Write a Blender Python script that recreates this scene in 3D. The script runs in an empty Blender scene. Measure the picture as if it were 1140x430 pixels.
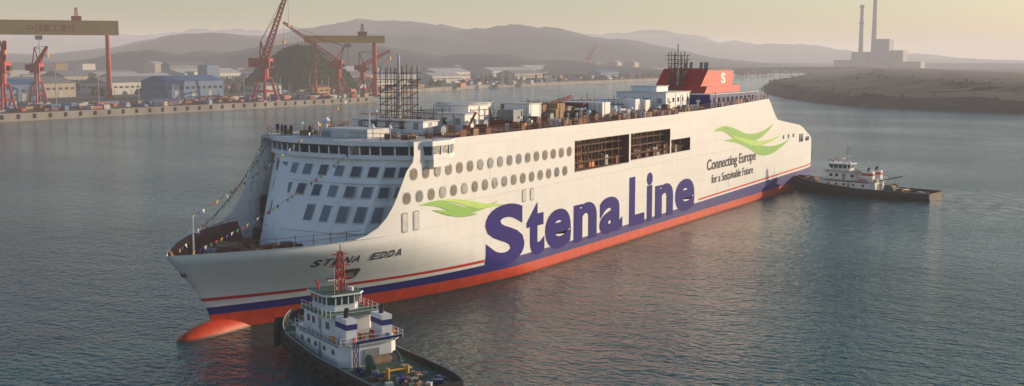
import bpy, bmesh, math, random
from mathutils import Vector, Matrix, noise
random.seed(7)
R=random.uniform
sc=bpy.context.scene
# ------------------------------------------------------------------ materials
MATS={}
def M(name,col,rough=.5,metal=0.,var=.15,scale=.6,bump=0.,spec=.5):
    if name in MATS: return MATS[name]
    m=bpy.data.materials.new(name); m.use_nodes=True
    nt=m.node_tree; b=nt.nodes["Principled BSDF"]
    b.inputs["Roughness"].default_value=rough; b.inputs["Metallic"].default_value=metal
    b.inputs["Specular IOR Level"].default_value=spec
    tc=nt.nodes.new("ShaderNodeTexCoord")
    n=nt.nodes.new("ShaderNodeTexNoise"); n.inputs["Scale"].default_value=scale; n.inputs["Detail"].default_value=5
    nt.links.new(tc.outputs["Object"],n.inputs["Vector"])
    mx=nt.nodes.new("ShaderNodeMix"); mx.data_type='RGBA'
    mr=nt.nodes.new("ShaderNodeMapRange"); mr.inputs[1].default_value=.3; mr.inputs[2].default_value=.7
    nt.links.new(n.outputs["Fac"],mr.inputs[0]); nt.links.new(mr.outputs[0],mx.inputs[0])
    mx.inputs[6].default_value=(*[c*(1-var) for c in col],1); mx.inputs[7].default_value=(*[min(.9,c*(1+var)) for c in col],1)
    nt.links.new(mx.outputs[2],b.inputs["Base Color"])
    if bump:
        bp=nt.nodes.new("ShaderNodeBump"); bp.inputs["Strength"].default_value=.6; bp.inputs["Distance"].default_value=bump
        nt.links.new(n.outputs["Fac"],bp.inputs["Height"]); nt.links.new(bp.outputs[0],b.inputs["Normal"])
    MATS[name]=m; return m
WHITE=M("white_paint",(.79,.795,.80),.42,0,.06,.4)
WHITE2=M("dirty_white_paint",(.56,.55,.53),.55,0,.2,.7)
GLASS=M("window_glass",(.05,.065,.08),.08,0,.4,.3,spec=.8)
GLASSF=M("front_window_glass",(.12,.15,.18),.12,0,.5,.22,spec=.8)  # lighter bluish base puts reflected sky into the glass colour
GLASSB=M("porthole_film",(.15,.12,.10),.3,0,.35,.25)
GLASSG=M("wheelhouse_glass",(.03,.09,.09),.1,0,.3,.5,spec=.8)
BLUE=M("blue_paint",(.018,.026,.19),.45,0,.08,spec=.3)
TXT=M("lettering_purple_blue",(.016,.008,.185),.65,0,.05,spec=.12)
RED=M("funnel_red_paint",(.60,.03,.02),.4,0,.1)
CRED=M("crane_red_paint",(.42,.045,.025),.55,0,.2)
YEL=M("crane_yellow_paint",(.60,.33,.06),.55,0,.15,.1)
RUST=M("rusty_steel",(.19,.085,.05),.8,0,.4,.8)
BROWN=M("deck_red_oxide",(.17,.06,.04),.8,0,.3,.5)
SCAF=M("scaffold_steel",(.17,.10,.075),.7,.1,.3,1)
PLANK=M("scaffold_planks",(.26,.15,.09),.85,0,.3,1)
BLACK=M("black_hull_paint",(.022,.022,.025),.6,0,.4,.5)
RUBBER=M("rubber_fender",(.022,.022,.022),.85,0,.4,2)
GREEN=M("wave_green_paint",(.19,.46,.04),.4,0,.1,.3)
LGREEN=M("wave_light_green_paint",(.40,.64,.10),.4,0,.1,.3)
DGREEN=M("deck_green_paint",(.05,.11,.08),.7,0,.35,.7)
GREY=M("grey_paint",(.28,.29,.30),.6,0,.2)
DGREY=M("dark_grey_text",(.05,.05,.06),.6,spec=.2)
DARK=M("recess_shade",(.05,.04,.035),.9,0,.3)  # dark colour stands in for shade inside openings and recesses
INNER=M("interior_primer_red",(.24,.09,.06),.8,0,.4,.4)
ORANGE=M("orange_equipment",(.60,.20,.04),.5)
CONC=M("concrete",(.24,.22,.20),.85,0,.25,.05)
SKIN=M("skin",(.42,.25,.18),.6); CLOTH=M("work_clothes",(.03,.05,.12),.8); CLOTH2=M("dark_trousers",(.03,.03,.035),.8); HAIR=M("helmet_yellow",(.6,.4,.05),.4)
TAN=M("tarpaulin_tan",(.32,.21,.11),.8,0,.25,.5)
# ------------------------------------------------------------------ mesh builder
class MB:
    def __init__(s): s.v=[];s.f=[];s.m=[];s.mats=[]
    def mi(s,mat):
        if mat not in s.mats: s.mats.append(mat)
        return s.mats.index(mat)
    def add(s,vs,fs,mat):
        o=len(s.v); s.v+= [tuple(v) for v in vs]; k=s.mi(mat)
        for f in fs: s.f.append(tuple(i+o for i in f)); s.m.append(k)
    def box(s,c,d,mat,rz=0.,taper=1.):
        x,y,z=[q/2 for q in d]; ca,sa=math.cos(rz),math.sin(rz); vs=[]
        for dz,t in ((-z,1),(z,taper)):
            for dx,dy in ((-x,-y),(x,-y),(x,y),(-x,y)):
                dx*=t;dy*=t
                vs.append((c[0]+dx*ca-dy*sa,c[1]+dx*sa+dy*ca,c[2]+dz))
        s.add(vs,[(3,2,1,0),(4,5,6,7),(0,1,5,4),(1,2,6,5),(2,3,7,6),(3,0,4,7)],mat)
    def b(s,x0,x1,y0,y1,z0,z1,mat): s.box(((x0+x1)/2,(y0+y1)/2,(z0+z1)/2),(abs(x1-x0),abs(y1-y0),abs(z1-z0)),mat)
    def cyl(s,p0,p1,r0,mat,r1=None,n=8,cap=True):
        r1=r0 if r1 is None else r1
        p0=Vector(p0);p1=Vector(p1);d=(p1-p0).normalized()
        a=d.cross(Vector((0,0,1)) if abs(d.z)<.9 else Vector((1,0,0))).normalized(); b=d.cross(a)
        vs=[]
        for p,r in ((p0,r0),(p1,r1)):
            for i in range(n):
                t=2*math.pi*i/n; vs.append(p+a*(r*math.cos(t))+b*(r*math.sin(t)))
        fs=[(i,(i+1)%n,n+(i+1)%n,n+i) for i in range(n)]
        if cap: fs+=[tuple(range(n))[::-1],tuple(range(n,2*n))]
        s.add(vs,fs,mat)
    def beam(s,p0,p1,w,mat): s.cyl(p0,p1,w*.7,mat,n=4)
    def prism(s,poly,z0,z1,mat,poly2=None,top=None):
        n=len(poly);poly2=poly2 or poly
        vs=[(x,y,z0) for x,y in poly]+[(x,y,z1) for x,y in poly2]
        s.add(vs,[(i,(i+1)%n,n+(i+1)%n,n+i) for i in range(n)]+[tuple(range(n))[::-1]],mat)
        s.add([(x,y,z1) for x,y in poly2],[tuple(range(n))],top or mat)
    def lattice(s,p0,p1,w0,w1,mat,seg,t=.3):
        p0=Vector(p0);p1=Vector(p1);d=(p1-p0).normalized()
        a=d.cross(Vector((0,0,1)) if abs(d.z)<.95 else Vector((1,0,0))).normalized(); b=d.cross(a)
        rings=[]
        for i in range(seg+1):
            k=i/seg;w=(w0+(w1-w0)*k)/2;p=p0.lerp(p1,k)
            rings.append([p+a*w+b*w,p-a*w+b*w,p-a*w-b*w,p+a*w-b*w])
        for j in range(4): s.beam(rings[0][j],rings[-1][j],t,mat)
        for i in range(seg):
            for j in range(4):
                s.beam(rings[i][j],rings[i+1][(j+1)%4],t*.6,mat)
                s.beam(rings[i+1][j],rings[i+1][(j+1)%4],t*.6,mat)
    def torus(s,c,axis,R0,r,mat,n=12,k=6):
        c=Vector(c);d=Vector(axis).normalized()
        a=d.cross(Vector((0,0,1)) if abs(d.z)<.9 else Vector((1,0,0))).normalized(); b=d.cross(a);vs=[]
        for i in range(n):
            t=2*math.pi*i/n;o=a*math.cos(t)+b*math.sin(t)
            for j in range(k):
                q=2*math.pi*j/k; vs.append(c+o*(R0+r*math.cos(q))+d*(r*math.sin(q)))
        s.add(vs,[(i*k+j,((i+1)%n)*k+j,((i+1)%n)*k+(j+1)%k,i*k+(j+1)%k) for i in range(n) for j in range(k)],mat)
    def obj(s,name,parent=None,smooth=False):
        me=bpy.data.meshes.new(name); me.from_pydata(s.v,[],s.f)
        for m in s.mats: me.materials.append(m)
        me.polygons.foreach_set("material_index",s.m)
        if smooth: me.polygons.foreach_set("use_smooth",[True]*len(s.f))
        me.update(); o=bpy.data.objects.new(name,me); sc.collection.objects.link(o)
        if parent: o.parent=parent
        return o
def empty(name,loc=(0,0,0),rz=0):
    o=bpy.data.objects.new(name,None); sc.collection.objects.link(o); o.location=loc; o.rotation_euler[2]=rz; o.empty_display_size=5; return o
def interp(x,tab):
    if x<=tab[0][0]: return tab[0][1]
    for (a,b),(c,d) in zip(tab,tab[1:]):
        if x<=c: return b+(d-b)*(x-a)/(c-a)
    return tab[-1][1]
# ------------------------------------------------------------------ FERRY
ship=empty("ferry_ship")
B=13.9
def T(x): return interp(x,[(0,22.8),(120,22.8),(175,24.2)])
def xs(z): return interp(z,[(-4,9),(0,7.2),(3,6),(6,3.8),(10,0)])
def hy(x,z):
    zc=max(-4,min(10,z)); x0=xs(zc); xe=interp(zc,[(-4,72),(0,64),(10,34)])
    if x<=x0: return 0.
    t=min(1,(x-x0)/(xe-x0)); p=interp(zc,[(-4,1.4),(0,1.6),(5,2.0),(10,2.6)])
    y=B*(1-(1-t)**p)
    if x>206: y-= .9*((x-206)/8)**2
    if z<0: y*= 1-.04*abs(z)
    return y
def rim(x): return 10.7+min(x,20)*.01
def hull_mat():
    m=bpy.data.materials.new("ferry_hull_paint"); m.use_nodes=True; nt=m.node_tree; N=nt.nodes;L=nt.links
    b=N["Principled BSDF"]; b.inputs["Roughness"].default_value=.45; b.inputs["Specular IOR Level"].default_value=.3
    tc=N.new("ShaderNodeTexCoord"); sp=N.new("ShaderNodeSeparateXYZ"); L.new(tc.outputs["Object"],sp.inputs[0])
    X,Z=sp.outputs[0],sp.outputs[2]
    def mr(x,a,b_,c,d):
        n=N.new("ShaderNodeMapRange"); L.new(x,n.inputs[0])
        for i,v in enumerate((a,b_,c,d)): n.inputs[i+1].default_value=v
        return n.outputs[0]
    def ma(op,a,b_=None):
        n=N.new("ShaderNodeMath"); n.operation=op
        for i,v in enumerate((a,b_)):
            if v is None: continue
            if isinstance(v,(int,float)): n.inputs[i].default_value=v
            else: L.new(v,n.inputs[i])
        return n.outputs[0]
    def mix(f,a,b_):
        n=N.new("ShaderNodeMix"); n.data_type='RGBA'; L.new(f,n.inputs[0])
        for i,v in ((6,a),(7,b_)):
            if isinstance(v,tuple): n.inputs[i].default_value=(*v,1)
            else: L.new(v,n.inputs[i])
        return n.outputs[2]
    no=N.new("ShaderNodeTexNoise"); no.inputs["Scale"].default_value=1; no.inputs["Detail"].default_value=6
    mp=N.new("ShaderNodeMapping"); mp.inputs["Scale"].default_value=(.8,.8,.09); L.new(tc.outputs["Object"],mp.inputs[0]); L.new(mp.outputs[0],no.inputs["Vector"])
    streak=mr(no.outputs["Fac"],.5,.8,0,.30)
    white=mix(streak,(.80,.795,.785),(.62,.57,.51))
    cx=N.new("ShaderNodeCombineXYZ"); L.new(X,cx.inputs[0]); L.new(Z,cx.inputs[1])
    br=N.new("ShaderNodeTexBrick"); L.new(cx.outputs[0],br.inputs["Vector"]); br.inputs["Scale"].default_value=1
    br.inputs["Brick Width"].default_value=9; br.inputs["Row Height"].default_value=2.7; br.inputs["Mortar Size"].default_value=.04
    br.inputs["Color1"].default_value=(1,1,1,1);br.inputs["Color2"].default_value=(.96,.96,.96,1);br.inputs["Mortar"].default_value=(.84,.84,.84,1)
    mu=N.new("ShaderNodeMix"); mu.data_type='RGBA'; mu.blend_type='MULTIPLY'; mu.inputs[0].default_value=1
    L.new(white,mu.inputs[6]); L.new(br.outputs["Color"],mu.inputs[7]); white=mu.outputs[2]
    bt=mr(X,100,213,3.35,4.75); rt=mr(X,0,60,2.4,1.85)
    c=mix(ma('LESS_THAN',Z,bt),white,(.010,.012,.18))
    redn=mix(mr(no.outputs["Fac"],.35,.7,0,1),(.62,.06,.018),(.50,.038,.014))
    f1=ma('MULTIPLY',ma('LESS_THAN',ma('ABSOLUTE',ma('SUBTRACT',Z,mr(X,5,48,4.45,4.0))),.22),ma('LESS_THAN',X,48))
    l2=ma('ADD',ma('MULTIPLY',ma('SUBTRACT',X,125),.0145),4.2)
    f2=ma('MULTIPLY',ma('LESS_THAN',ma('ABSOLUTE',ma('SUBTRACT',Z,l2)),.2),ma('GREATER_THAN',X,131))
    c=mix(ma('MAXIMUM',f1,f2),c,(.58,.03,.02))
    c=mix(ma('LESS_THAN',Z,rt),c,redn)
    c=mix(ma('LESS_THAN',Z,.22),c,(.14,.045,.025))
    L.new(c,b.inputs["Base Color"])
    n2=N.new("ShaderNodeTexNoise"); n2.inputs["Scale"].default_value=.45; n2.inputs["Detail"].default_value=2; L.new(tc.outputs["Object"],n2.inputs["Vector"])
    bp=N.new("ShaderNodeBump"); bp.inputs["Strength"].default_value=.5; bp.inputs["Distance"].default_value=.05; L.new(n2.outputs["Fac"],bp.inputs["Height"]); L.new(bp.outputs[0],b.inputs["Normal"])
    return m
HULL=hull_mat()
mb=MB()
fr=[-.4,-.15]+[i/20 for i in range(21)]
S=[(i/64)**1.4 for i in range(65)]
XA=[75.8,86,97,97.7,107,115.8,116.3,126.1,140,155,170,175,182,190,200,204,206,210,212,214]
for side in (-1,1):
    grid=[]
    for f in fr:
        row=[]
        for s_ in S:
            z0=f*10; x=xs(z0)+(70-xs(z0))*s_; z=f*rim(x) if f>0 else f*10
            row.append((x,side*hy(x,z) if s_>0 else 0,z))
        for x in XA:
            z=f*rim(x) if f>0 else f*10; row.append((x,side*hy(x,z),z))
        grid.append(row)
    n=len(grid[0]); vs=[p for r_ in grid for p in r_]
    fs=[(i*n+j,i*n+j+1,(i+1)*n+j+1,(i+1)*n+j) if side<0 else (i*n+j+1,i*n+j,(i+1)*n+j,(i+1)*n+j+1) for i in range(len(grid)-1) for j in range(n-1)]
    mb.add(vs,fs,HULL)
front=[(10.9,19.5),(11.3,21.4),(12.1,23.4),(13.2,24.9),(14.9,26.4),(17.8,28.2),(19,28.9),(20.3,30.5)]
ZL=[10.9,11.3,11.7,12.1,13.2,14.2,14.9,15.2,16.2,17.8,19,20.1,21,22.0,99]
def topz(x): return interp(x,[(0,T(0)),(120,22.8),(175,24.2),(175.1,24.2),(181.5,18.9),(184,18.5),(202,16.4),(206,14.6),(214,12.2)])
XU0=[75.8,86,97,97.7,107,115.8,116.3,126.1,140,155,170,175,176.5,178,180,182,190,196,200,203.5,205.5,209.5,212,214]
holes=[(75.8,97,14.9,20.1),(97.7,115.8,15.2,20.1),(116.3,126.1,15.2,17.8),(200,203.5,12.1,14.2),(205.5,209.5,12.1,13.2)]
for side in (-1,1):
    grid=[]
    for zl in ZL:
        row=[]; xf=interp(min(zl,21),front)
        for i in range(33):
            x=xf+(70-xf)*(i/32)**1.3; z=min(zl,topz(x)); row.append((x,side*hy(x,z),z))
        for x in XU0:
            z=min(zl,topz(x)); row.append((x,side*hy(x,z),z))
        grid.append(row)
    n=len(grid[0]); vs=[p for r_ in grid for p in r_]; fs=[]
    for i in range(len(grid)-1):
        for j in range(n-1):
            a,b_,c,d=grid[i][j],grid[i][j+1],grid[i+1][j+1],grid[i+1][j]
            if abs(a[2]-d[2])<.01 and abs(b_[2]-c[2])<.01: continue
            cx_=(a[0]+b_[0])/2; cz=(a[2]+d[2])/2
            if any(h[0]<cx_<h[1] and h[2]<cz<h[3] for h in holes): continue
            q=(i*n+j,i*n+j+1,(i+1)*n+j+1,(i+1)*n+j); fs.append(q if side<0 else q[::-1])
    mb.add(vs,fs,HULL)
tv=[(214,-hy(214,z),z) for z in (-4,0,4,8,12.2)]+[(214,hy(214,z),z) for z in (12.2,8,4,0,-4)]
mb.add(tv,[tuple(range(10))],HULL)
bv=[];nb=20
for i in range(15):
    t=i/14; x=.6+t*14; r=2.0*math.sqrt(max(0,1-(1-min(1,t*2.0))**2))
    for j in range(nb):
        a=2*math.pi*j/nb; bv.append((x,r*.9*math.cos(a),-.75+1.1*r*math.sin(a)+t*.4))
mb.add(bv,[(i*nb+j,i*nb+(j+1)%nb,(i+1)*nb+(j+1)%nb,(i+1)*nb+j) for i in range(14) for j in range(nb)],HULL)
hull=mb.obj("hull",ship,True)
me=hull.data
bm=bmesh.new(); bm.from_mesh(me); bmesh.ops.remove_doubles(bm,verts=bm.verts,dist=.02); bmesh.ops.recalc_face_normals(bm,faces=bm.faces)
for e in bm.edges:
    if len(e.link_faces)==2 and e.calc_face_angle(0)>.6: e.smooth=False
bm.to_mesh(me); bm.free()

mb=MB()
def deckpoly(x0,x1,z,inset,n=24,zh=None):
    pts=[]
    for i in range(n+1):
        x=x0+(x1-x0)*i/n; pts.append((x,-max(0,hy(x,zh or z)-inset)))
    return pts+[(x,-y) for x,y in pts[::-1]]
mb.prism(deckpoly(3.2,30,7.8,.3,zh=7.3),7.5,7.8,BROWN)
mb.prism(deckpoly(31,175,22,.02,40),22.35,22.72,WHITE2,top=BROWN)
mb.prism([(120,-13.8),(175,-13.8),(175,13.8),(120,13.8)],22.75,23.1,WHITE2,top=BROWN)
mb.prism([(175,-13.7),(203,-13.7),(203,13.7),(175,13.7)],15.6,16.0,WHITE2,top=DGREEN)
mb.prism([(200,-13.2),(213.8,-12.8),(213.8,12.8),(200,13.2)],11.4,11.8,WHITE2,top=DGREEN)
mb.b(174.5,175,-13.6,13.6,16,23.6,WHITE2)
mb.b(202.6,203,-13.4,13.4,11.8,16,WHITE2)
for side in (-1,1):
    P=[(x,side*max(0,hy(x,10.4)-.25),side*max(0,hy(x,7.8)-.3)) for x in [2.2+.9*i for i in range(26)]]
    for (x0,y0,w0),(x1,y1,w1) in zip(P,P[1:]):
        mb.add([(x0,w0,7.75),(x1,w1,7.75),(x1,y1,rim(x1)-.05),(x0,y0,rim(x0)-.05)],[(0,1,2,3)],INNER)
        mb.add([(x0,y0,rim(x0)+.02),(x1,y1,rim(x1)+.02),(x1,y1+side*.38,rim(x1)+.03),(x0,y0+side*.38,rim(x0)+.03)],[(0,1,2,3)],WHITE2)
        if abs(w0)>1: mb.beam((x0,w0-side*.8,7.8),(x0,y0-side*.2,rim(x0)-.4),.12,RUST)
for side in (-1,1):
    yo=side*B; yi=side*8.2
    mb.b(74.5,128,yi,yi+side*-.2,14.3,21.5,INNER)
    mb.b(74.5,128,yo-side*.12,yi,14.5,14.88,INNER)
    mb.b(74.5,128,yo-side*.12,yi,20.4,20.7,WHITE2)
    for x in (74.6,97.35,127.5): mb.b(x-.15,x+.15,yo-side*.1,yi,14.9,20.4,INNER)
    for h in holes[:3]:
        n=int((h[1]-h[0])/2.6)
        for i in range(n+1):
            x=h[0]+(h[1]-h[0])*i/n
            mb.cyl((x,yo-side*.9,h[2]),(x,yo-side*.9,20.3),.08,SCAF,n=5); mb.cyl((x,yo-side*3,h[2]),(x,yo-side*3,20.3),.11,ORANGE if i%3==0 else SCAF,n=5)
            if i<n and i%2==0: mb.beam((x,yo-side*.9,h[2]),(x+(h[1]-h[0])/n,yo-side*.9,h[3]),.07,SCAF)
        for z in (16.1,17.6,19.0):
            if z<h[3]:
                mb.beam((h[0],yo-side*.9,z),(h[1],yo-side*.9,z),.07,RUST)
                mb.b(h[0]+R(0,4),h[1]-R(0,5),yo-side*1.2,yo-side*2.4,z-.04,z+.04,PLANK)
        for i in range(16):
            x=R(h[0]+1,h[1]-1); w=R(.6,2.2); hh=R(.5,1.8); y=yo-side*R(1.6,4.8)
            mb.b(x-w/2,x+w/2,y-.5,y+.5,14.9,14.9+hh,random.choice([RUST,ORANGE,TAN,WHITE2,GREY,INNER]))
        for k in range(int((h[1]-h[0])/9)):
            x=h[0]+4+9*k
            mb.cyl((x,yo-side*4.5,14.9),(x,yo-side*4.2,19),.22,WHITE,n=6); mb.cyl((x,yo-side*4.2,19),(x,yo-side*1.2,19.8),.18,WHITE,n=6)
        for (a,b2,c,d) in ((h[0],h[1],h[2]-.12,h[2]),(h[0],h[1],h[3],h[3]+.12)):
            mb.b(a,b2,yo+side*.04,yo-side*.25,c,d,WHITE2)
    mb.b(198,213,side*9,side*9.2,11.8,15.5,DARK)  # shade behind the stern openings is in this wall's colour
mb.obj("decks_and_recesses",ship)

# ---- superstructure front + bridge
mb=MB()
def flip(p): return [(x,-y) for x,y in p[::-1]]
half0=[(36,-12.4),(28.6,-12.0),(24.4,-8.8),(22.3,-4.3)]
half1=[(36,-13.4),(32.2,-12.6),(30.2,-9.4),(29.2,-4.3)]
pl0=half0+flip(half0); pl1=half1+flip(half1)
mb.prism(pl0,7.8,20.3,WHITE,pl1)
bh=[(40,-13.95),(37.5,-15.0),(33.4,-15.0),(31.4,-12.5),(29.6,-9),(28.4,-4.5)]
bp0=bh+flip(bh)
def sc_(p,dx): return [(x-dx if x<39 else x,y*(1+dx*.02)) for x,y in p]
mb.prism(bp0,20.25,20.85,WHITE)
inset=[(x+.18 if x<37 else x,y*.985) for x,y in bp0]
mb.prism(inset,20.85,22.1,GLASS,sc_(inset,.25))
mb.prism(sc_(bp0,.3),22.1,22.78,WHITE,top=WHITE2)
def wall_pts(poly,step):
    out=[]
    for (x0,y0),(x1,y1) in zip(poly,poly[1:]):
        L_=math.hypot(x1-x0,y1-y0); n=max(1,round(L_/step)); ang=math.atan2(y1-y0,x1-x0)
        for i in range(n): out.append((x0+(x1-x0)*i/n,y0+(y1-y0)*i/n,ang))
    return out
for x,y,a in wall_pts(inset,1.7):
    mb.box((x-.1,y*1.004,21.48),(.22,.22,1.3),WHITE,a)
for s_ in (-1,1):
    mb.prism([(33.6,s_*13.8),(37.3,s_*13.8),(37.3,s_*14.9),(33.6,s_*14.9)][::s_],19.2,20.26,WHITE)
def quadwin(p00,p10,p11,p01,u0,u1,v0,v1,off,fr_=.12):
    p00,p10,p11,p01=map(Vector,(p00,p10,p11,p01))
    def P(u,v): return (p00.lerp(p10,u)).lerp(p01.lerp(p11,u),v)
    n=(p10-p00).cross(p01-p00).normalized()
    if n.x>0: n=-n
    L_=(p10-p00).length;H_=(p01-p00).length
    a,b2=fr_/L_,fr_/H_
    def quad(u0,u1,v0,v1,o,t,m):
        q=[P(u0,v0),P(u1,v0),P(u1,v1),P(u0,v1)]
        vs=[p+n*(o-t) for p in q]+[p+n*o for p in q]
        mb.add(vs,[(4,5,6,7),(0,1,5,4),(1,2,6,5),(2,3,7,6),(3,0,4,7)],m)
    quad(u0-a,u1+a,v0-b2,v1+b2,off,.05,WHITE2); quad(u0,u1,v0,v1,off+.03,.05,random.choice([GLASSF,GLASSF,GLASS]))
def cornerp(h,z,hh0,hh1):
    t=(z-7.8)/12.5; a=hh0[h];b2=hh1[h]; return (a[0]+(b2[0]-a[0])*t,a[1]+(b2[1]-a[1])*t,z)
c0=pl0;c1=pl1
segs=[(1,2),(2,3),(3,4),(4,5),(5,6)]
rows=[(17.9,19.2),(15.2,16.6),(12.0,14.0)]
for si,(a,b_) in enumerate(segs):
    for ri,(z0,z1) in enumerate(rows):
        q=[cornerp(a,z0,c0,c1),cornerp(b_,z0,c0,c1),cornerp(b_,z1,c0,c1),cornerp(a,z1,c0,c1)]
        L_=(Vector(q[1])-Vector(q[0])).length; n=max(1,round(L_/(2.6 if ri<2 else 2.9)))
        for i in range(n):
            if ri==2 and (si==4 or (si,i) in ((2,2),(3,0))): continue
            cu=(i+.5)/n; w=.5*1.35/L_
            quadwin(*q,cu-w,cu+w,0.0,1.0,.06)
for z in (10.6,17.0):
    pz=[cornerp(i,z,c0,c1)[:2] for i in range(len(c0))]
    mb.prism([(x-.08,y*1.002) for x,y in pz],z-.04,z+.04,WHITE2)
for s_ in (-1,1):
    mb.box((26.2,s_*10.2,8.85),(2.6,2.0,2.0),DARK,.65*s_)  # solid dark box painted as the shade of a mooring opening
    mb.b(29.5,33,s_*12.2,s_*13.2,8.4,14,DARK)  # dark block stands in for shade between front and shell
mb.obj("superstructure_front",ship)

# ---- side windows
mb=MB()
def side_disc(x,z,rx,rz,m,off,sq=2.6,n=16,side=-1):
    pts=[]
    for i in range(n):
        a=2*math.pi*i/n;ca,sa=math.cos(a),math.sin(a)
        px=x+rx*math.copysign(abs(ca)**(2/sq),ca); pz=z+rz*math.copysign(abs(sa)**(2/sq),sa)
        pts.append((px,pz))
    y=lambda px,pz: side*(hy(px,pz)+off)
    mb.add([(px,y(px,pz),pz) for px,pz in pts]+[(px,side*(hy(px,pz)-.05),pz) for px,pz in pts],[tuple(range(n))]+[(i,(i+1)%n,n+(i+1)%n,n+i) for i in range(n)],m)
for side in (-1,1):
    for z in (18.5,15.4):
        x=30.4 if z>16 else 28.9
        while x<74.5:
            side_disc(x,z,.84,.84,GREY,.05,2.3,side=side)
            side_disc(x,z,.68,.68,random.choice([GLASSB,GLASSB,GLASSF]),.08,2.3,side=side); x+=2.72
    for x in (28.4,30.8): side_disc(x,12.2,.66,1.35,GREY,.05,6,side=side); side_disc(x,12.2,.52,1.2,WHITE2,.08,6,side=side)
    for x in (59.2,61.6): side_disc(x,12.6,.6,1.0,GREY,.05,6,side=side); side_disc(x,12.6,.45,.85,WHITE2,.08,6,side=side)
    for x in (187,191,195): side_disc(x,14.2,.5,.5,GLASS,.06,6,side=side)
    side_disc(21.5,5.9,1.5,.8,DARK,.14,5,side=side)  # anchor pocket: its shade is a flat dark disc, no real recess
    side_disc(21.5,5.8,.8,.35,GREY,.3,3,side=side)
    for x in (150,182): side_disc(x,6.4,1.5,1.0,WHITE2,.03,8,side=side); side_disc(x,6.4,1.42,.92,WHITE,.05,8,side=side)
mb.obj("windows_and_ports",ship)
mb=MB()
for side in (-1,1):
    xx=[32+4*i for i in range(45)]
    for a,b_ in zip(xx,xx[1:]): mb.beam((a,side*(hy(a,13.9)+.02),13.75),(b_,side*(hy(b_,13.9)+.02),13.75),.06,WHITE)
mb.obj("rubbing_strake",ship)

# ---- lettering
def glyph(ch,off):
    """font glyph as plain triangles"""
    c=bpy.data.curves.new("t","FONT"); c.body=ch; c.size=1; c.offset=off; c.resolution_u=6
    o=bpy.data.objects.new("t",c); sc.collection.objects.link(o)
    bpy.context.view_layer.update()
    m=o.to_mesh(); m.calc_loop_triangles()
    vs=[v.co.copy() for v in m.vertices]; fs=[tuple(t.vertices) for t in m.loop_triangles]; o.to_mesh_clear()
    bpy.data.objects.remove(o); return vs,fs
def put(mb,ch,x0,x1,z0,z1,mat,off=.0,proud=.05,slant=0.,cut=False):
    vs,fs=glyph(ch,off)
    if not vs: return
    a=min(v.x for v in vs);b_=max(v.x for v in vs);c=min(v.y for v in vs);d=max(v.y for v in vs)
    tris=[]
    for f in fs:
        tris.append([(x0+(vs[i].x-a)/(b_-a)*(x1-x0)+(vs[i].y-c)/(d-c)*(z1-z0)*slant, z0+(vs[i].y-c)/(d-c)*(z1-z0)) for i in f])
    if cut:
        mx=max(x1-x0,z1-z0)/7
        for it in range(6):
            out=[]
            for t in tris:
                e=[math.dist(t[0],t[1]),math.dist(t[1],t[2]),math.dist(t[2],t[0])]; k=e.index(max(e))
                if e[k]>mx:
                    A,B_,C_=t[k],t[(k+1)%3],t[(k+2)%3]; m_=((A[0]+B_[0])/2,(A[1]+B_[1])/2); out+=[[A,m_,C_],[m_,B_,C_]]
                else: out.append(t)
            tris=out
    for t in tris: mb.add([(x,-(hy(x,z)+proud),z) for x,z in t],[(0,1,2)],mat)
mb=MB()
for ch,x0,x1,z0,z1 in (("S",48.0,59.3,2.5,11.9),("t",60.0,65.6,2.7,11.2),("e",65.9,74.6,2.7,9.3),("n",75.6,84.1,2.8,9.3),("a",85.2,94.4,2.7,9.3),("L",97.3,104.0,2.8,12.0),("i",105.0,107.6,2.8,12.2),("n",108.9,117.6,2.8,9.4),("e",118.7,128.8,2.7,9.4)):
    put(mb,ch,x0,x1,z0,z1,TXT,.04,.06,cut=(ch=="S"))
mb.obj("company_lettering",ship)
mb=MB()
def word(mb,w,x0,x1,z0,z1,mat,off=0.01,slant=0):
    vs,fs=glyph(w,off); a=min(v.x for v in vs);b_=max(v.x for v in vs);c=min(v.y for v in vs);d=max(v.y for v in vs)
    mb.add([(x0+(v.x-a)/(b_-a)*(x1-x0)+slant*(v.y-c), -(hy(x0+(v.x-a)/(b_-a)*(x1-x0),z0)+.07),z0+(v.y-c)/(d-c)*(z1-z0)) for v in vs],fs,mat)
word(mb,"Connecting Europe",135.6,166.5,9.3,12.4,DGREY,.02)
word(mb,"for a Sustainable Future",138.4,164.8,7.0,8.9,DGREY,.01)
nm="STENA EDDA"; x=15.2
for ch in nm:
    if ch!=" ": put(mb,ch,x,x+1.05,7.7,8.75,DGREY,.03,.08,cut=True)
    x+=1.36
mb.obj("name_and_slogan",ship)
def ribbon(mb,pts,mat,proud):
    P=[pts[0]]+pts+[pts[-1]]; C=[]
    for i in range(1,len(P)-2):
        for k in range(8):
            t=k/8; C.append([.5*((2*P[i][j])+(-P[i-1][j]+P[i+1][j])*t+(2*P[i-1][j]-5*P[i][j]+4*P[i+1][j]-P[i+2][j])*t*t+(-P[i-1][j]+3*P[i][j]-3*P[i+1][j]+P[i+2][j])*t**3) for j in range(3)])
    C.append(list(pts[-1])); vs=[]
    for i,(x,z,w) in enumerate(C):
        vs+=[(x,-(hy(x,z)+proud),z+w),(x,-(hy(x,z)+proud),z-w)]
    mb.add(vs,[(2*i,2*i+1,2*i+3,2*i+2) for i in range(len(C)-1)],mat)
mb=MB()
ribbon(mb,[(139,18.3,.02),(145,18.5,.6),(152,17.0,1.2),(160,15.5,1.1),(168,15.6,.8),(175,16.8,.4),(179,18.0,.02)],GREEN,.04)
ribbon(mb,[(145,15.9,.02),(153,15.4,.5),(161,14.2,1.0),(169,12.2,1.2),(177,11.6,1.0),(185,12.2,.5),(192,13.4,.02)],GREEN,.045)
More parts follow.
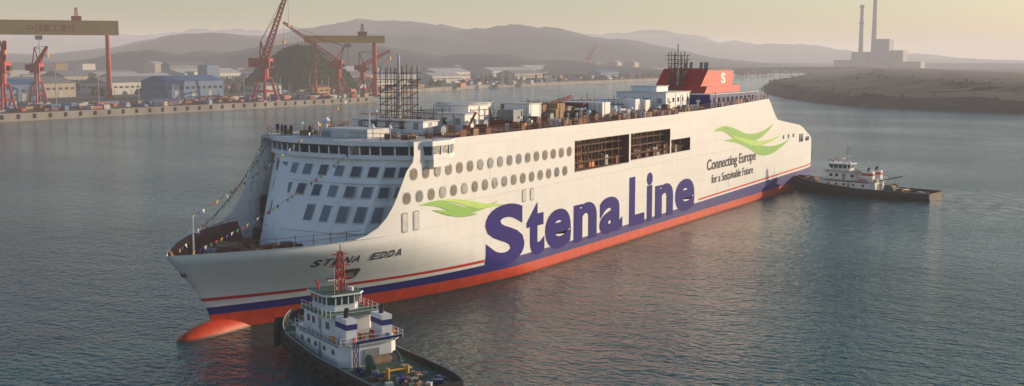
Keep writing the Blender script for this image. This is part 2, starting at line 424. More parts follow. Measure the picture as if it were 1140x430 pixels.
ribbon(mb,[(150,16.8,.02),(159,15.0,.45),(167,13.9,.55),(176,13.9,.4),(185,14.9,.02)],LGREEN,.05)
ribbon(mb,[(31.6,14.2,.02),(35.5,14.0,.4),(39,13.1,.6),(43,12.2,.45),(47,12.1,.3),(51.5,12.6,.02)],GREEN,.09)
ribbon(mb,[(36,14.4,.02),(40,13.9,.25),(44,13.0,.45),(48,12.3,.35),(53.5,11.9,.02)],LGREEN,.095)
ribbon(mb,[(34.5,13.2,.02),(38,12.4,.3),(42,11.7,.35),(46,11.3,.02)],GREEN,.1)
mb.obj("green_waves",ship)

# ---- forecastle gear
mb=MB()
for s_ in (-1,1):
    mb.box((11,s_*3.2,8.9),(2.6,2.0,2.0),GREY); mb.cyl((10.8,s_*1.4,9.3),(10.8,s_*5.2,9.3),.85,RUST,n=12)
    mb.cyl((16,s_*4,8.9),(16,s_*8,8.9),.8,TAN,n=12); mb.box((16.2,s_*6,8.3),(2.2,4.6,.9),GREY)
    for x,y in ((5,1.2),(7.5,3.0),(13,6.6),(19,8.8),(18,2.5)):
        for d in (-.4,.4): mb.cyl((x+d,s_*y,7.8),(x+d,s_*y,8.8),.24,BLACK,n=8)
    for i in range(34):
        x=R(5,22);y=s_*R(.3,max(.5,hy(x,7.8)-1.6)); mb.box((x,y,8.2+R(0,.3)),(R(.4,1.6),R(.4,1.4),R(.6,1.9)),random.choice([RUST,TAN,GREY,RUST,ORANGE,INNER,BROWN,CRED]),R(0,3))
    for i in range(8):
        x=5+2.2*i; yy=max(.4,hy(x,8.5)-1.0); y2=max(.4,hy(x+2.2,8.5)-1.0)
        mb.cyl((x,s_*yy,7.8),(x,s_*yy,11.9),.06,SCAF,n=4); mb.beam((x,s_*yy,11.1),(x+2.2,s_*y2,11.1),.05,RUST); mb.beam((x,s_*yy,11.7),(x+2.2,s_*y2,11.7),.05,RUST)
for i in range(24):
    x=R(6,20);y=R(-4,4); mb.torus((x,y,7.95),(0,0,1),R(.5,.9),.13,random.choice([TAN,PLANK,WHITE2]),10,5)
mb.cyl((4.2,0,7.8),(4.2,0,15),.10,WHITE2,n=6); mb.cyl((4.2,-.8,13),(4.2,.8,13),.05,WHITE,n=5)
mb.lattice((13,0,7.8),(13,0,12),1.6,1.6,SCAF,3,.08)
mb.obj("forecastle_gear",ship)

# ---- weather deck equipment
def scaffold(mb,cx,cy,z0,z1,w,d,lift=1.9,t=1.,nx=3):
    nz=int((z1-z0)/lift)
    for i in range(nx+1):
        for j in range(nx+1):
            if i in (0,nx) or j in (0,nx):
                mb.cyl((cx-w/2+w*i/nx,cy-d/2+d*j/nx,z0),(cx-w/2+w*i/nx,cy-d/2+d*j/nx,z1+R(-.3,1.0)),.055*t,SCAF,n=4)
    for k in range(nz+1):
        z=z0+k*lift; e=.35 if k<nz else .8
        for o in (0,1.0):
            for q in (-1,1):
                mb.beam((cx-w/2-e,cy+q*d/2,z+o),(cx+w/2+e,cy+q*d/2,z+o),.05*t,SCAF); mb.beam((cx+q*w/2,cy-d/2-e,z+o),(cx+q*w/2,cy+d/2+e,z+o),.05*t,SCAF)
        if k>0:
            mb.b(cx-w/2,cx+w/2,cy-d/2,cy-d/2+.7,z-.04,z+.04,PLANK); mb.b(cx-w/2,cx+w/2,cy+d/2-.7,cy+d/2,z-.04,z+.04,PLANK); mb.b(cx-w/2,cx-w/2+.7,cy-d/2,cy+d/2,z-.06,z+.02,PLANK)
        if k<nz:
            for q in (-1,1):
                mb.beam((cx-w/2,cy+q*d/2,z),(cx+w/2,cy+q*d/2,z+lift),.045*t,SCAF); mb.beam((cx+q*w/2,cy-d/2,z+lift),(cx+q*w/2,cy+d/2,z),.045*t,SCAF)
mb=MB()
scaffold(mb,47.0,1.0,25.0,32.0,4.0,4.0,t=1.4); scaffold(mb,47,1.0,22.7,25.0,8,7.0,t=1.2)
mb.cyl((47,1.0,22.8),(47,1.0,34.4),.4,WHITE2,.18,8)
scaffold(mb,151.7,0,26,34.8,3.2,3.2,t=1.8,nx=2); mb.cyl((151.7,0,23),(151.7,0,37.2),.4,WHITE2,.18,8)
mb.obj("mast_scaffolding",ship)
mb=MB()
def house(x0,x1,y0,y1,z0,h,m=WHITE,top=None,win=True):
    mb.b(x0,x1,y0,y1,z0,z0+h,m); mb.b(x0-.2,x1+.2,y0-.2,y1+.2,z0+h,z0+h+.15,top or WHITE2)
    if win:
        n=int((x1-x0)/2.5)
        for i in range(n):
            x=x0+(i+.5)*(x1-x0)/n; mb.b(x-.45,x+.45,y0-.04,y0+.1,z0+h*.45,z0+h*.45+.9,GLASS if i%3 else GREY)
        n=int((y1-y0)/2.5)
        for i in range(n):
            y=y0+(i+.5)*(y1-y0)/n; mb.b(x0-.04,x0+.1,y-.45,y+.45,z0+h*.4,z0+h*.4+1,GLASS if i%2 else GREY)
house(43.5,47.2,-6,7,22.72,1.9); house(53,57,-7,3,22.72,2.6); house(60,66,-3,3.5,22.72,3.6,win=False); house(67,73,1,8,22.72,3.6)
house(75,79,-5.5,-.5,22.72,3.4,win=False); mb.b(69,72,-6,-3,22.72,25.4,GREY)
house(128,141,-7.5,4,23.1,3.6); house(131,137,-4,2,26.7,1.2,win=False)
for i in range(7): mb.b(82+i*3.6,84.9+i*3.6,-2+R(-1,1),4+R(-1,1),22.72,22.72+R(1.8,3.2),random.choice([TAN,WHITE2,BROWN,TAN,GREY]))
for i in range(6): 
    x=102+4*i; mb.b(x,x+R(2,3.4),R(-6,-2),R(0,5),22.72,22.72+R(1.2,3),random.choice([WHITE,WHITE2,GREY,WHITE]))
for i in range(430):
    x=R(41,146);y=R(-12.6,11.5); z=22.72 if x<120 else 23.1; k=random.random()
    if k<.45: mb.box((x,y,z+.4),(R(.4,2.2),R(.4,1.3),R(.6,1.6)),random.choice([WHITE,WHITE2,WHITE2,GREY,RUST,TAN,BROWN,ORANGE,RUST,CRED]),R(0,3))
    elif k<.57: mb.cyl((x,y,z),(x,y,z+R(.9,1.8)),.22,WHITE,n=8); mb.cyl((x,y,z+1.5),(x,y,z+1.9),.5,WHITE,.3,8)
    elif k<.8: mb.cyl((x,y,z),(x,y,z+R(2,3.8)),.06,SCAF,n=4)
    elif k<.9: mb.cyl((x,y-.6,z+.7),(x,y+.6,z+.7),.7,random.choice([RUST,PLANK,GREY]),n=12)
    else: mb.b(x,x+R(3,7),y-.1,y+.1,z+.2,z+.5,RUST)
for x in (58,64,95,118,108): scaffold(mb,x,R(-4,7),22.72,25.2,5,3,t=1.2)
mb.cyl((50,-9,22.7),(48.5,-12,26.0),.18,ORANGE,n=6)
mb.lattice((86,6,22.7),(104,2,26.5),.9,.4,CRED,12,.07)
mb.obj("deck_equipment",ship)
mb=MB()
for side in (-1,1):
    x=40.
    while x<174.5:
        z=T(x) if x>120 else 22.72; z=max(z,22.7); y=side*(13.75)
        mb.cyl((x,y,z-.3),(x,y,z+1.15),.055,RUST,n=4)
        if x<172:
            z2=T(x+1.7)
            for o in (.4,.78,1.13): mb.beam((x,y,z+o),(x+1.7,y,max(22.72,z2)+o),.05,RUST)
        if random.random()<.42: mb.b(x,x+R(.8,1.7),y-.03,y+.03,z+.1,z+1.05,random.choice([RUST,TAN,BROWN,BROWN]))
        x+=1.7
for side in (-1,1):
    P=[(x,y) for x,y in sc_(bp0,.1)][:6]
    for (x0,y0),(x1,y1) in zip(P,P[1:]):
        for o in (.5,1.05): mb.beam((x0,side*-y0,22.8+o),(x1,side*-y1,22.8+o),.045,SCAF)
        mb.cyl((x0,side*-y0,22.75),(x0,side*-y0,23.9),.05,SCAF,n=4)
mb.obj("deck_railings",ship)
mb=MB()
mb.b(33,38,-4,4,22.78,24.0,WHITE2)
for y in (-8,-5,5,8): mb.cyl((33,y,22.8),(33,y,24.4),.1,WHITE,n=6); mb.cyl((33,y,24.3),(33,y,24.9),.35,WHITE,.05,8)
mb.cyl((36,-2,24),(36,-2,27),.1,WHITE,n=6); mb.b(35.9,36.1,-3.4,-.6,26.4,26.6,WHITE)
mb.cyl((36,6,22.8),(36,6,24.5),.2,WHITE,n=8); mb.torus((36,6,24.9),(0,0,1),.25,.3,WHITE,10,6)
for i in range(30): mb.box((R(33,39),R(-12,12),23.1),(R(.4,1.3),R(.4,1.3),R(.4,1)),random.choice([WHITE2,GREY,TAN,ORANGE,RUST]),R(0,3))
mb.obj("bridge_roof_gear",ship)
# funnel
mb=MB()
mb.b(144,175,-11,10,23.1,25.9,BLUE); mb.b(143.8,175.2,-11.2,10.2,25.9,26.05,WHITE2)
for i in range(10): mb.b(146+i*2.8,147.3+i*2.8,-11.06,-10.9,24.1,25.2,GLASS)
def vprism(poly,y0,y1,m,sh=.0):
    n=len(poly)
    vs=[(x,y0,z) for x,z in poly]+[(x,y1,z) for x,z in poly]
    mb.add(vs,[tuple(range(n)),tuple(range(n,2*n))[::-1]]+[(i,n+i,n+(i+1)%n,(i+1)%n) for i in range(n)],m)
vprism([(149.5,26.05),(172,26.05),(172.4,27.6),(151,27.6)],-7.5,7.0,RED)
vprism([(153,27.6),(172.2,27.6),(172.8,31.0),(157.5,31.0)],-5.6,5.4,RED)
vprism([(151.6,27.6),(152.7,27.6),(157.2,31.0),(156.2,31.5)],-5.7,5.5,RED)
vprism([(157.6,31.0),(172.6,31.0),(172.2,31.5),(158.4,31.5)],-5.2,5.0,BLACK)
for x,y in ((161,-2),(161,2),(164.5,-2),(164.5,2),(168,0)): mb.cyl((x,y,31.3),(x+.3,y,32.9),.5,GREY,n=10)
vs,fs=glyph("S",.04)
a=min(v.x for v in vs);b_=max(v.x for v in vs);c=min(v.y for v in vs);d=max(v.y for v in vs)
mb.add([(164.3+(v.x-a)/(b_-a)*3,-5.64,28+(v.y-c)/(d-c)*2.5) for v in vs],fs,WHITE)
mb.lattice((176.0,4,24),(176.8,4,31),1.2,.6,RUST,5,.08)
mb.obj("funnel",ship)
mb=MB()
PEN=[M("pennant_%s"%n,c,.8) for n,c in (("red",(.55,.04,.03)),("yellow",(.6,.42,.05)),("blue",(.04,.08,.4)),("white",(.7,.7,.7)),("green",(.04,.3,.08)))]
def line(p0,p1,n,sag):
    p0=Vector(p0);p1=Vector(p1);prev=p0
    for i in range(1,n+1):
        t=i/n;p=p0.lerp(p1,t);p.z-=sag*4*t*(1-t)
        mb.cyl(prev,p,.02,BLACK,n=3,cap=False)
        q=prev; d=(p-q)*.55; w=Vector((R(-.2,.2),R(-.2,.2),-.5))
        mb.add([q,q+d,q+d*.5+w],[(0,1,2)],PEN[i%5]); prev=p
line((4.2,0,15),(45.5,2,33.8),50,1.5); line((3,1.2,10.9),(31.5,12,23.2),40,1.2); line((3,-1.2,10.9),(30.5,-6,23.2),36,1.2); line((4.2,0,13),(32.5,14.5,23),38,2)
mb.obj("pennant_lines",ship)

# ------------------------------------------------------------------ TUGBOATS
def tugboat(loc,rz,second=False):
    tug=empty("tugboat",loc,rz)
    mb=MB(); Lh=36
    def hb(t):
        return 5.3*min(1,math.sin(min(1,(t+.02)/.3)*math.pi/2)**.75)*(1-.18*max(0,(t-.82)/.18)**2)
    def dz(t): return interp(t,[(0,4.0),(.3,2.7),(.5,2.0),(1,1.9)])
    n=26; grid=[]
    for lv in range(6):
        row=[]
        for i in range(n+1):
            t=(i/n)**1.3; k=lv/4. if lv<5 else 1.
            z=-1+(dz(t)+1)*k if lv<5 else dz(t)+.95
            h=hb(t)*(.80+.20*min(1,k)); y=-t*Lh-(1-k)*1.2*(1-t)
            row.append((h,y,z))
        grid.append(row)
    for s_ in (1,-1):
        vs=[(p[0]*s_,p[1],p[2]) for r_ in grid for p in r_]; w=n+1
        mb.add(vs,[(i*w+j,i*w+j+1,(i+1)*w+j+1,(i+1)*w+j) for i in range(5) for j in range(n)],BLACK)
        for i in range(n):
            a=grid[5][i];b_=grid[5][i+1]; mb.beam((a[0]*s_,a[1],a[2]),(b_[0]*s_,b_[1],b_[2]),.12,GREY)
            a=grid[4][i];b_=grid[4][i+1]; mb.cyl((a[0]*s_*1.02,a[1],a[2]-.35),(b_[0]*s_*1.02,b_[1],b_[2]-.35),.28,RUBBER,n=6)
            if i%2==0: mb.beam((a[0]*s_*.86,a[1],a[2]),(a[0]*s_*.99,a[1],a[2]+.8),.08,DGREEN)
    for k in (0,-1):
        p=[grid[l][k] for l in range(6)]
        mb.add([(q[0],q[1],q[2]) for q in p]+[(-q[0],q[1],q[2]) for q in p[::-1]],[tuple(range(12))],BLACK)
    dp=[(grid[4][i][0]-.05,grid[4][i][1],grid[4][i][2]) for i in range(n+1)]
    vs=dp+[(-a,b_,c) for a,b_,c in dp]; w=n+1
    mb.add(vs,[(i,i+1,w+i+1,w+i) for i in range(n)],DGREEN if not second else BROWN)
    for i in range(0,9):
        a=-1.25+2.5*i/8; 
        for zz in (1.5,2.9):
            mb.torus((4.4*math.sin(a),-2.2+3.0*math.cos(a)-1.2,zz),(math.sin(a),math.cos(a),0),.62,.34,RUBBER,12,6)
    for s_ in (1,-1):
        for i in range(9):
            t=.22+i*.085; mb.torus((s_*(hb(t)+.22),-t*Lh,dz(t)-.55),(1,0,0),.55,.26,RUBBER,12,6)
    mb.cyl((-3.2,-.3,3.4),(3.2,-.3,3.4),.8,RUBBER,n=12)
    mb.obj("hull",tug,False)
    mb=MB()
    def oct_(y0,y1,w,ch): return [(-w,y0+ch),(-w+ch,y0),(w-ch,y0),(w,y0+ch),(w,y1-ch*.3),(w-ch*.3,y1),(-w+ch*.3,y1),(-w,y1-ch*.3)]
    mb.prism(oct_(-22,-8,3.9,1.2),2.0,4.9,WHITE,top=DGREEN)
    mb.prism(oct_(-22.4,-7.6,4.3,1.2),4.9,5.02,WHITE2,top=GREY)
    mb.prism(oct_(-17.5,-9,3.1,1.0),5.02,7.5,WHITE); mb.prism(oct_(-18.2,-8.6,3.6,1.0),7.5,7.62,WHITE2,top=DGREEN)
    mb.prism(oct_(-14.8,-9.8,2.3,.9),7.62,8.5,WHITE); mb.prism(oct_(-14.75,-9.85,2.25,.9),8.5,9.75,GLASSG,oct_(-15.0,-9.6,2.5,.9))
    mb.prism(oct_(-15.3,-9.3,2.8,.9),9.75,10.0,WHITE,top=DGREEN if not second else WHITE)
    for sx in (-1,1):
        for y in (-14.6,-13.4,-12.2,-11): mb.box((sx*2.4,y,9.12),(.14,.14,1.3),WHITE)
    for x in (-1.3,-.45,.45,1.3):
        for y in (-9.72,-14.9): mb.box((x,y,9.12),(.13,.13,1.3),WHITE)
    for s_ in (-1,1):
        for y in (-10.5,-12.5,-14.5,-17,-19.5): 
            mb.cyl((s_*3.86,y,3.7),(s_*3.96,y,3.7),.32,GLASS,n=12); mb.torus((s_*3.95,y,3.7),(1,0,0),.34,.06,GREY,12,4)
        mb.b(s_*3.85,s_*3.95,-16.1,-15.3,2.2,4.2,GREY); mb.b(s_*3.05,s_*3.14,-14.5,-13.7,5.1,7.0,GREY)
        for y in (-10.7,-12.2,-16.2): mb.b(s_*3.05,s_*3.14,y-.4,y+.4,5.9,6.8,GLASS)
        mb.prism([(s_*2.4-.7,-21.5),(s_*2.4+.7,-21.5),(s_*2.4+.7,-18.6),(s_*2.4-.7,-18.6)],5.0,8.1,WHITE); mb.b(s_*2.4-.75,s_*2.4+.75,-21.55,-18.55,6.8,7.5,BLUE if not second else RED)
        mb.cyl((s_*2.4,-20,8.1),(s_*2.4,-20.3,9.3),.3,BLACK,n=8)
        for (w_,y0,y1,z) in ((4.2,-22.2,-8.8,5.02),(3.5,-18,-9.4,7.62)):
            y=y0
            while y<y1: mb.cyl((s_*w_,y,z),(s_*w_,y,z+1),.04,WHITE,n=4); y+=1.2
            for o in (.5,1.): mb.beam((s_*w_,y0,z+o),(s_*w_,y1,z+o),.04,WHITE)
        mb.cyl((s_*1.6,-10.5,10),(s_*1.6,-10.5,10.7),.12,RED,n=6); mb.cyl((s_*1.6,-10.6,10.7),(s_*1.6,-9.4,11.1),.13,RED,n=6)
        for y in (-10.5,-19.2): mb.cyl((s_*4.0,y,5.5),(s_*4.0,y-1.1,5.5),.33,ORANGE if y<-15 else WHITE,n=8)
        mb.torus((s_*3.2,-11.6,8.3),(1,0,0),.33,.1,ORANGE,10,5)
        mb.b(s_*3.9,s_*3.94,-20.8,-9.4,4.55,4.85,BLUE)
    for (w_,y,z) in ((4.2,-22.2,5.02),(3.5,-18,7.62),(3.3,-8.8,5.02)):
        for o in (.5,1.): mb.beam((-w_,y,z+o),(w_,y,z+o),.04,WHITE)
    for x in (-2.2,-.8,.8,2.2): mb.cyl((x,-7.95,3.9),(x,-8.1,3.9),.3,GLASS,n=10)
    for x in (-1.9,-.65,.65,1.9): mb.b(x-.4,x+.4,-9.02,-8.92,6.0,6.8,GLASS)
    mb.b(-1,1,-21.9,-22.1,2.2,4.2,GREY)
    CM=CRED if not second else WHITE2
    mb.lattice((0,-13.4,10),(0,-13.8,15.4),1.1,.5,CM,5,.13); mb.cyl((0,-13.8,15.4),(0,-13.8,16.4),.07,CM,n=5)
    for z,w_ in ((11.8,1.9),(13.4,1.4),(15,1.0)): mb.b(-w_,w_,-13.7,-13.5,z,z+.14,CM)
    mb.b(-1.2,1.2,-12.6,-12.4,11.3,11.5,WHITE); mb.cyl((0,-12.5,10),(0,-12.5,11.3),.1,WHITE,n=6)
    mb.cyl((1.5,-13.5,10),(1.5,-13.5,10.5),.4,WHITE,n=10); mb.cyl((-1.2,-14.4,10),(-1.2,-14.6,13.5),.03,WHITE,n=4)
    mb.cyl((-1.4,-5,4.3),(1.4,-5,4.3),.7,RUST,n=12); mb.box((0,-5.1,3.8),(3.4,1.5,.9),DGREEN)
    for x in (-1.2,1.2): mb.cyl((x,-2.9,3.5),(x,-2.9,5),.22,BLACK,n=8)
    mb.cyl((-1.7,-2.9,4.6),(1.7,-2.9,4.6),.16,BLACK,n=8)
    mb.box((0,-25,2.7),(3.4,2.6,1.2),DGREEN); mb.cyl((-1.6,-25,3.2),(1.6,-25,3.2),.9,PLANK,n=14); 
    for x in (-1.75,1.75): mb.cyl((x-.1,-25,3.2),(x+.1,-25,3.2),1.15,DGREEN,n=14)
    for x in (-1.3,1.3): mb.cyl((x,-28.5,1.9),(x,-28.5,3.4),.24,YEL,n=8)
    mb.cyl((-1.9,-28.5,3),(1.9,-28.5,3),.16,YEL,n=8)
    mb.lattice((-2.9,-23.6,2),(-2.9,-23.6,5.6),.5,.5,BLUE,3,.08); mb.cyl((-2.9,-23.6,5.6),(1.5,-27,6.8),.16,BLUE,n=6)
    mb.torus((0,-32,2.1),(0,0,1),1.1,.2,PLANK,14,5); mb.torus((0,-32,2.35),(0,0,1),.85,.18,PLANK,14,5)
    for i in range(34): mb.box((R(-3.6,3.6),R(-35,-23),2.2),(R(.3,1.0),R(.3,1.0),R(.3,1.0)),random.choice([DGREEN,GREY,GREY,RUST,WHITE2,BLUE,TAN]),R(0,3))
    for i in range(18): mb.box((R(-3,3),R(-18,-22),5.3),(R(.3,.8),R(.3,.8),R(.4,1)),random.choice([WHITE,ORANGE,GREY,RED,WHITE2]),R(0,3))
    if second: mb.box((1.5,-26.5,2.6),(2.2,4.5,.8),RUST)
    mb.obj("deckhouse_and_gear",tug)
    return tug
t1=tugboat((8.7,-12.4,0),-math.atan2(15,33)); t1.scale=(.87,.88,.83)
t2=tugboat((198.0,-14.3,-.35),-math.atan2(7,37),True); t2.scale=(.95,1.02,.80)

# ------------------------------------------------------------------ PEOPLE
def person_mesh():
    me=bpy.data.meshes.new("person"); 
    P=[(0,0,.95,.15),(0,0,1.2,.15),(0,0,1.42,.17),(0,0,1.52,.065),(0,0,1.6,.08),(0,0,1.72,.10),
       (.2,0,1.42,.07),(.27,.02,1.14,.05),(.28,.1,.88,.035),(.28,.12,.78,.04),(-.2,0,1.42,.07),(-.27,.02,1.14,.05),(-.28,.1,.88,.035),(-.28,.12,.78,.04),
       (.1,0,.88,.10),(.11,.02,.48,.07),(.12,-.02,.08,.05),(.12,.14,.04,.045),(-.1,0,.88,.10),(-.11,.02,.48,.07),(-.12,-.02,.08,.05),(-.12,.14,.04,.045)]
    E=[(0,1),(1,2),(2,3),(3,4),(4,5),(2,6),(6,7),(7,8),(8,9),(2,10),(10,11),(11,12),(12,13),(0,14),(14,15),(15,16),(16,17),(0,18),(18,19),(19,20),(20,21)]
    me.from_pydata([p[:3] for p in P],E,[]); o=bpy.data.objects.new("p",me); sc.collection.objects.link(o)
    o.modifiers.new("s","SKIN"); 
    for i,p in enumerate(P): me.skin_vertices[0].data[i].radius=(p[3],p[3])
    me.skin_vertices[0].data[0].use_root=True
    o.modifiers.new("u","SUBSURF").levels=1
    bpy.context.view_layer.update()
    m=bpy.data.meshes.new_from_object(o.evaluated_get(bpy.context.evaluated_depsgraph_get())); bpy.data.objects.remove(o)
    m.materials.clear()
    for k in (CLOTH,CLOTH2,SKIN,HAIR): m.materials.append(k)
    for f in m.polygons:
        z=f.center.z; f.material_index=3 if z>1.70 else 2 if z>1.5 or (abs(f.center.x)>.2 and z<.9 and z>.7) else 1 if z<.95 else 0; f.use_smooth=True
    return m
PM=person_mesh()
for x,y,z,r in ((31.6,10,22.8,1.5),(32.2,11.2,22.8,1.2),(31.2,8.5,22.8,1.8),(31.5,5.2,22.8,1.4),(33,12.8,22.8,2),(8.5,-2,7.8,1),(14,1.5,7.8,2.2),(17.5,-3,7.8,.3),(100,-12.9,22.72,3),(60,-12.9,22.72,2.4)):
    o=bpy.data.objects.new("person",PM); sc.collection.objects.link(o); o.location=(x,y,z); o.rotation_euler[2]=r

# ------------------------------------------------------------------ LAND, WATER
def terrain_mat(name,c1,c2,c3,scale):
    m=bpy.data.materials.new(name); m.use_nodes=True; nt=m.node_tree;N=nt.nodes;L=nt.links;b=N["Principled BSDF"]; b.inputs["Roughness"].default_value=.95; b.inputs["Specular IOR Level"].default_value=.1
    tc=N.new("ShaderNodeTexCoord"); n=N.new("ShaderNodeTexNoise"); n.inputs["Scale"].default_value=scale; n.inputs["Detail"].default_value=8; n.inputs["Roughness"].default_value=.65; L.new(tc.outputs["Object"],n.inputs["Vector"])
    cr=N.new("ShaderNodeValToRGB"); e=cr.color_ramp.elements; e[0].position=.35;e[0].color=(*c1,1);e[1].position=.68;e[1].color=(*c3,1); q=cr.color_ramp.elements.new(.5); q.color=(*c2,1)
    L.new(n.outputs["Fac"],cr.inputs[0]); L.new(cr.outputs[0],b.inputs["Base Color"]); return m
GROUND=terrain_mat("yard_ground",(.07,.058,.048),(.12,.10,.08),(.20,.17,.135),.012)
BANK=terrain_mat("embankment_soil",(.025,.02,.016),(.055,.04,.03),(.12,.085,.06),.05)
HILLM=terrain_mat("hill_scrub_haze_tint",(.014,.040,.060),(.026,.056,.074),(.048,.074,.088),.006)  # scrub tones shifted to blue, distance haze mixed into the base colour
HILLF=terrain_mat("far_hill_scrub_haze_tint",(.06,.095,.135),(.07,.105,.145),(.09,.12,.16),.002)  # paler and bluer still: aerial haze painted into the colour
FOL=terrain_mat("pine_foliage",(.012,.032,.010),(.026,.054,.016),(.055,.080,.028),.10)
LA=[(-1500,445),(598,445),(604,470),(690,520),(800,560),(1000,600),(1450,600),(1900,640),(2600,860),(9000,2900),(9000,11000),(-1500,11000)]
mb=MB(); mb.prism(LA,-3,4,CONC,top=GROUND); mb.obj("ground")
LB=[(560,-1500),(640,-180),(661,-11),(690,60),(722,118),(830,190),(980,262),(1200,340),(1600,420),(2300,620),(9000,2500),(9000,-1500)]
def offs(p,d):
    n=len(p); o=[]
    for i,(x,y) in enumerate(p):
        x0,y0=p[i-1] if i else p[0]; x1,y1=p[(i+1)%n]
        tx,ty=x1-x0,y1-y0; l=math.hypot(tx,ty) or 1; o.append((x+ty/l*d,y-tx/l*d))
    return o
front_=LB[:-2]
def clump(mb,x,y,z,r,mat):
    vs=[];ph=R(0,6)
    for k,(zz,rr) in enumerate(((-.9,.5),(-.1,1),(.7,.6))):
        for i in range(6):
            a=ph+k*.5+i*math.pi/3; q=rr*R(.65,1.25); vs.append((x+r*q*math.cos(a),y+r*q*math.sin(a),z+r*(zz+R(-.2,.2))))
    vs.append((x,y,z+r*1.35)); fs=[]
    for k in (0,6):
        for i in range(6): fs.append((k+i,k+(i+1)%6,k+6+(i+1)%6,k+6+i))
    fs+=[(12+i,12+(i+1)%6,18) for i in range(6)]; mb.add(vs,fs,mat)
mb=MB()
rings=[]
for d,z in ((0,-1),(4,2.4),(12,7.5),(24,8.2),(60,9),(100,13),(120,15.5),(150,14),(210,13),(330,9)):
    sub=[]
    for (x0,y0),(x1,y1) in zip(front_,front_[1:]):
        k=max(2,int(math.hypot(x1-x0,y1-y0)/7)) if x1<2400 else 6
        for i in range(k): sub.append((x0+(x1-x0)*i/k,y0+(y1-y0)*i/k))
    o=offs(sub,d); sm=[]
    for i,(x,y) in enumerate(o):
        nz=(noise.noise((x*.02,y*.02,0))*2.8+noise.noise((x*.07,y*.07,3))*2.0) if z>2.5 else noise.noise((x*.05,y*.05,1))*.5
        sm.append((x+noise.noise((x*.03,y*.03,5))*4,y+noise.noise((x*.03,y*.03,9))*4,z+nz))
    rings.append(sm)
w=len(rings[0]); vs=[p for r_ in rings for p in r_]
mb.add(vs,[(i*w+j,i*w+j+1,(i+1)*w+j+1,(i+1)*w+j) for i in range(len(rings)-1) for j in range(w-1)],BANK)
mb.obj("embankment",None,True)
mb=MB()
for i in range(900):
    rg=random.choice(rings[1:9]); p=random.choice(rg)
    if p[0]>1700 or p[1]<-250: continue
    clump(mb,p[0]+R(-6,6),p[1]+R(-6,6),p[2]-.1,R(.5,1.8),FOL if random.random()<.7 else BANK)
mb.obj("bank_scrub")
mb=MB(); mb.prism(offs(LB,60)[:-2]+[(9000,-1500)],-2,7.5,BANK); mb.obj("reclaimed_ground")
def water_mat():
    m=bpy.data.materials.new("harbour_water"); m.use_nodes=True; nt=m.node_tree;N=nt.nodes;L=nt.links;b=N["Principled BSDF"]
    b.inputs["Roughness"].default_value=.10; b.inputs["IOR"].default_value=1.33; b.inputs["Specular IOR Level"].default_value=.36
    b.inputs["Specular Tint"].default_value=(.60,.90,1.0,1)
    tc=N.new("ShaderNodeTexCoord")
    def nz(scale,det,sx=1,sy=1,rot=0):
        mp=N.new("ShaderNodeMapping"); mp.inputs["Scale"].default_value=(sx,sy,1); mp.inputs["Rotation"].default_value[2]=rot; L.new(tc.outputs["Object"],mp.inputs[0])
        n=N.new("ShaderNodeTexNoise"); n.inputs["Scale"].default_value=scale; n.inputs["Detail"].default_value=det; L.new(mp.outputs[0],n.inputs["Vector"]); return n.outputs["Fac"]
    def math_(op,a,b_,clamp=False):
        n=N.new("ShaderNodeMath"); n.operation=op; n.use_clamp=clamp
        for i,v in enumerate((a,b_)):
            if isinstance(v,(int,float)): n.inputs[i].default_value=v
            else: L.new(v,n.inputs[i])
        return n.outputs[0]
    big=nz(.012,4); cr=N.new("ShaderNodeValToRGB"); e=cr.color_ramp.elements; e[0].position=.35; e[0].color=(.001,.058,.064,1); e[1].position=.7; e[1].color=(.003,.082,.088,1)
    L.new(big,cr.inputs[0])
    wash=None
    for (x,y,r) in ((190,-68,34),(200,-48,20),(-9,-47,17),(212,-6,14)):
        d=N.new("ShaderNodeVectorMath"); d.operation='DISTANCE'; L.new(tc.outputs["Object"],d.inputs[0]); d.inputs[1].default_value=(x,y,0)
        k=math_('SUBTRACT',1,math_('DIVIDE',d.outputs["Value"],r),True)
        wash=k if wash is None else math_('MAXIMUM',wash,k)
    fo=math_('MULTIPLY',math_('MULTIPLY',wash,1.6,True),math_('MULTIPLY',math_('SUBTRACT',nz(.45,7,1,.5,.3),.46,True),5,True),True)
    mx=N.new("ShaderNodeMix"); mx.data_type='RGBA'; L.new(fo,mx.inputs[0]); L.new(cr.outputs[0],mx.inputs[6]); mx.inputs[7].default_value=(.45,.50,.48,1)
    L.new(mx.outputs[2],b.inputs["Base Color"])
    h=None
    patch=nz(.018,3,1,.5,.3)
    amp=N.new("ShaderNodeMapRange"); L.new(patch,amp.inputs[0]); amp.inputs[1].default_value=.35; amp.inputs[2].default_value=.65; amp.inputs[3].default_value=.6; amp.inputs[4].default_value=1.3
    for (n,a) in ((nz(.30,3,1,.55,.5),.62),(nz(1.2,3,1,.6,-.2),.48),(nz(.05,2,1,.6,.9),.5)):
        v=math_('MULTIPLY',n,a); h=v if h is None else math_('ADD',h,v)
    h=math_('MULTIPLY',h,amp.outputs[0])
    bp=N.new("ShaderNodeBump"); bp.inputs["Strength"].default_value=1; bp.inputs["Distance"].default_value=.7; L.new(h,bp.inputs["Height"]); L.new(bp.outputs[0],b.inputs["Normal"])
    return m
mb=MB(); mb.add([(-4000,-4000,0),(12000,-4000,0),(12000,11000,0),(-4000,11000,0)],[(0,1,2,3)],water_mat()); mb.obj("water")
def polar(az,r): a=math.radians(az); return (r*math.cos(a),r*math.sin(a))
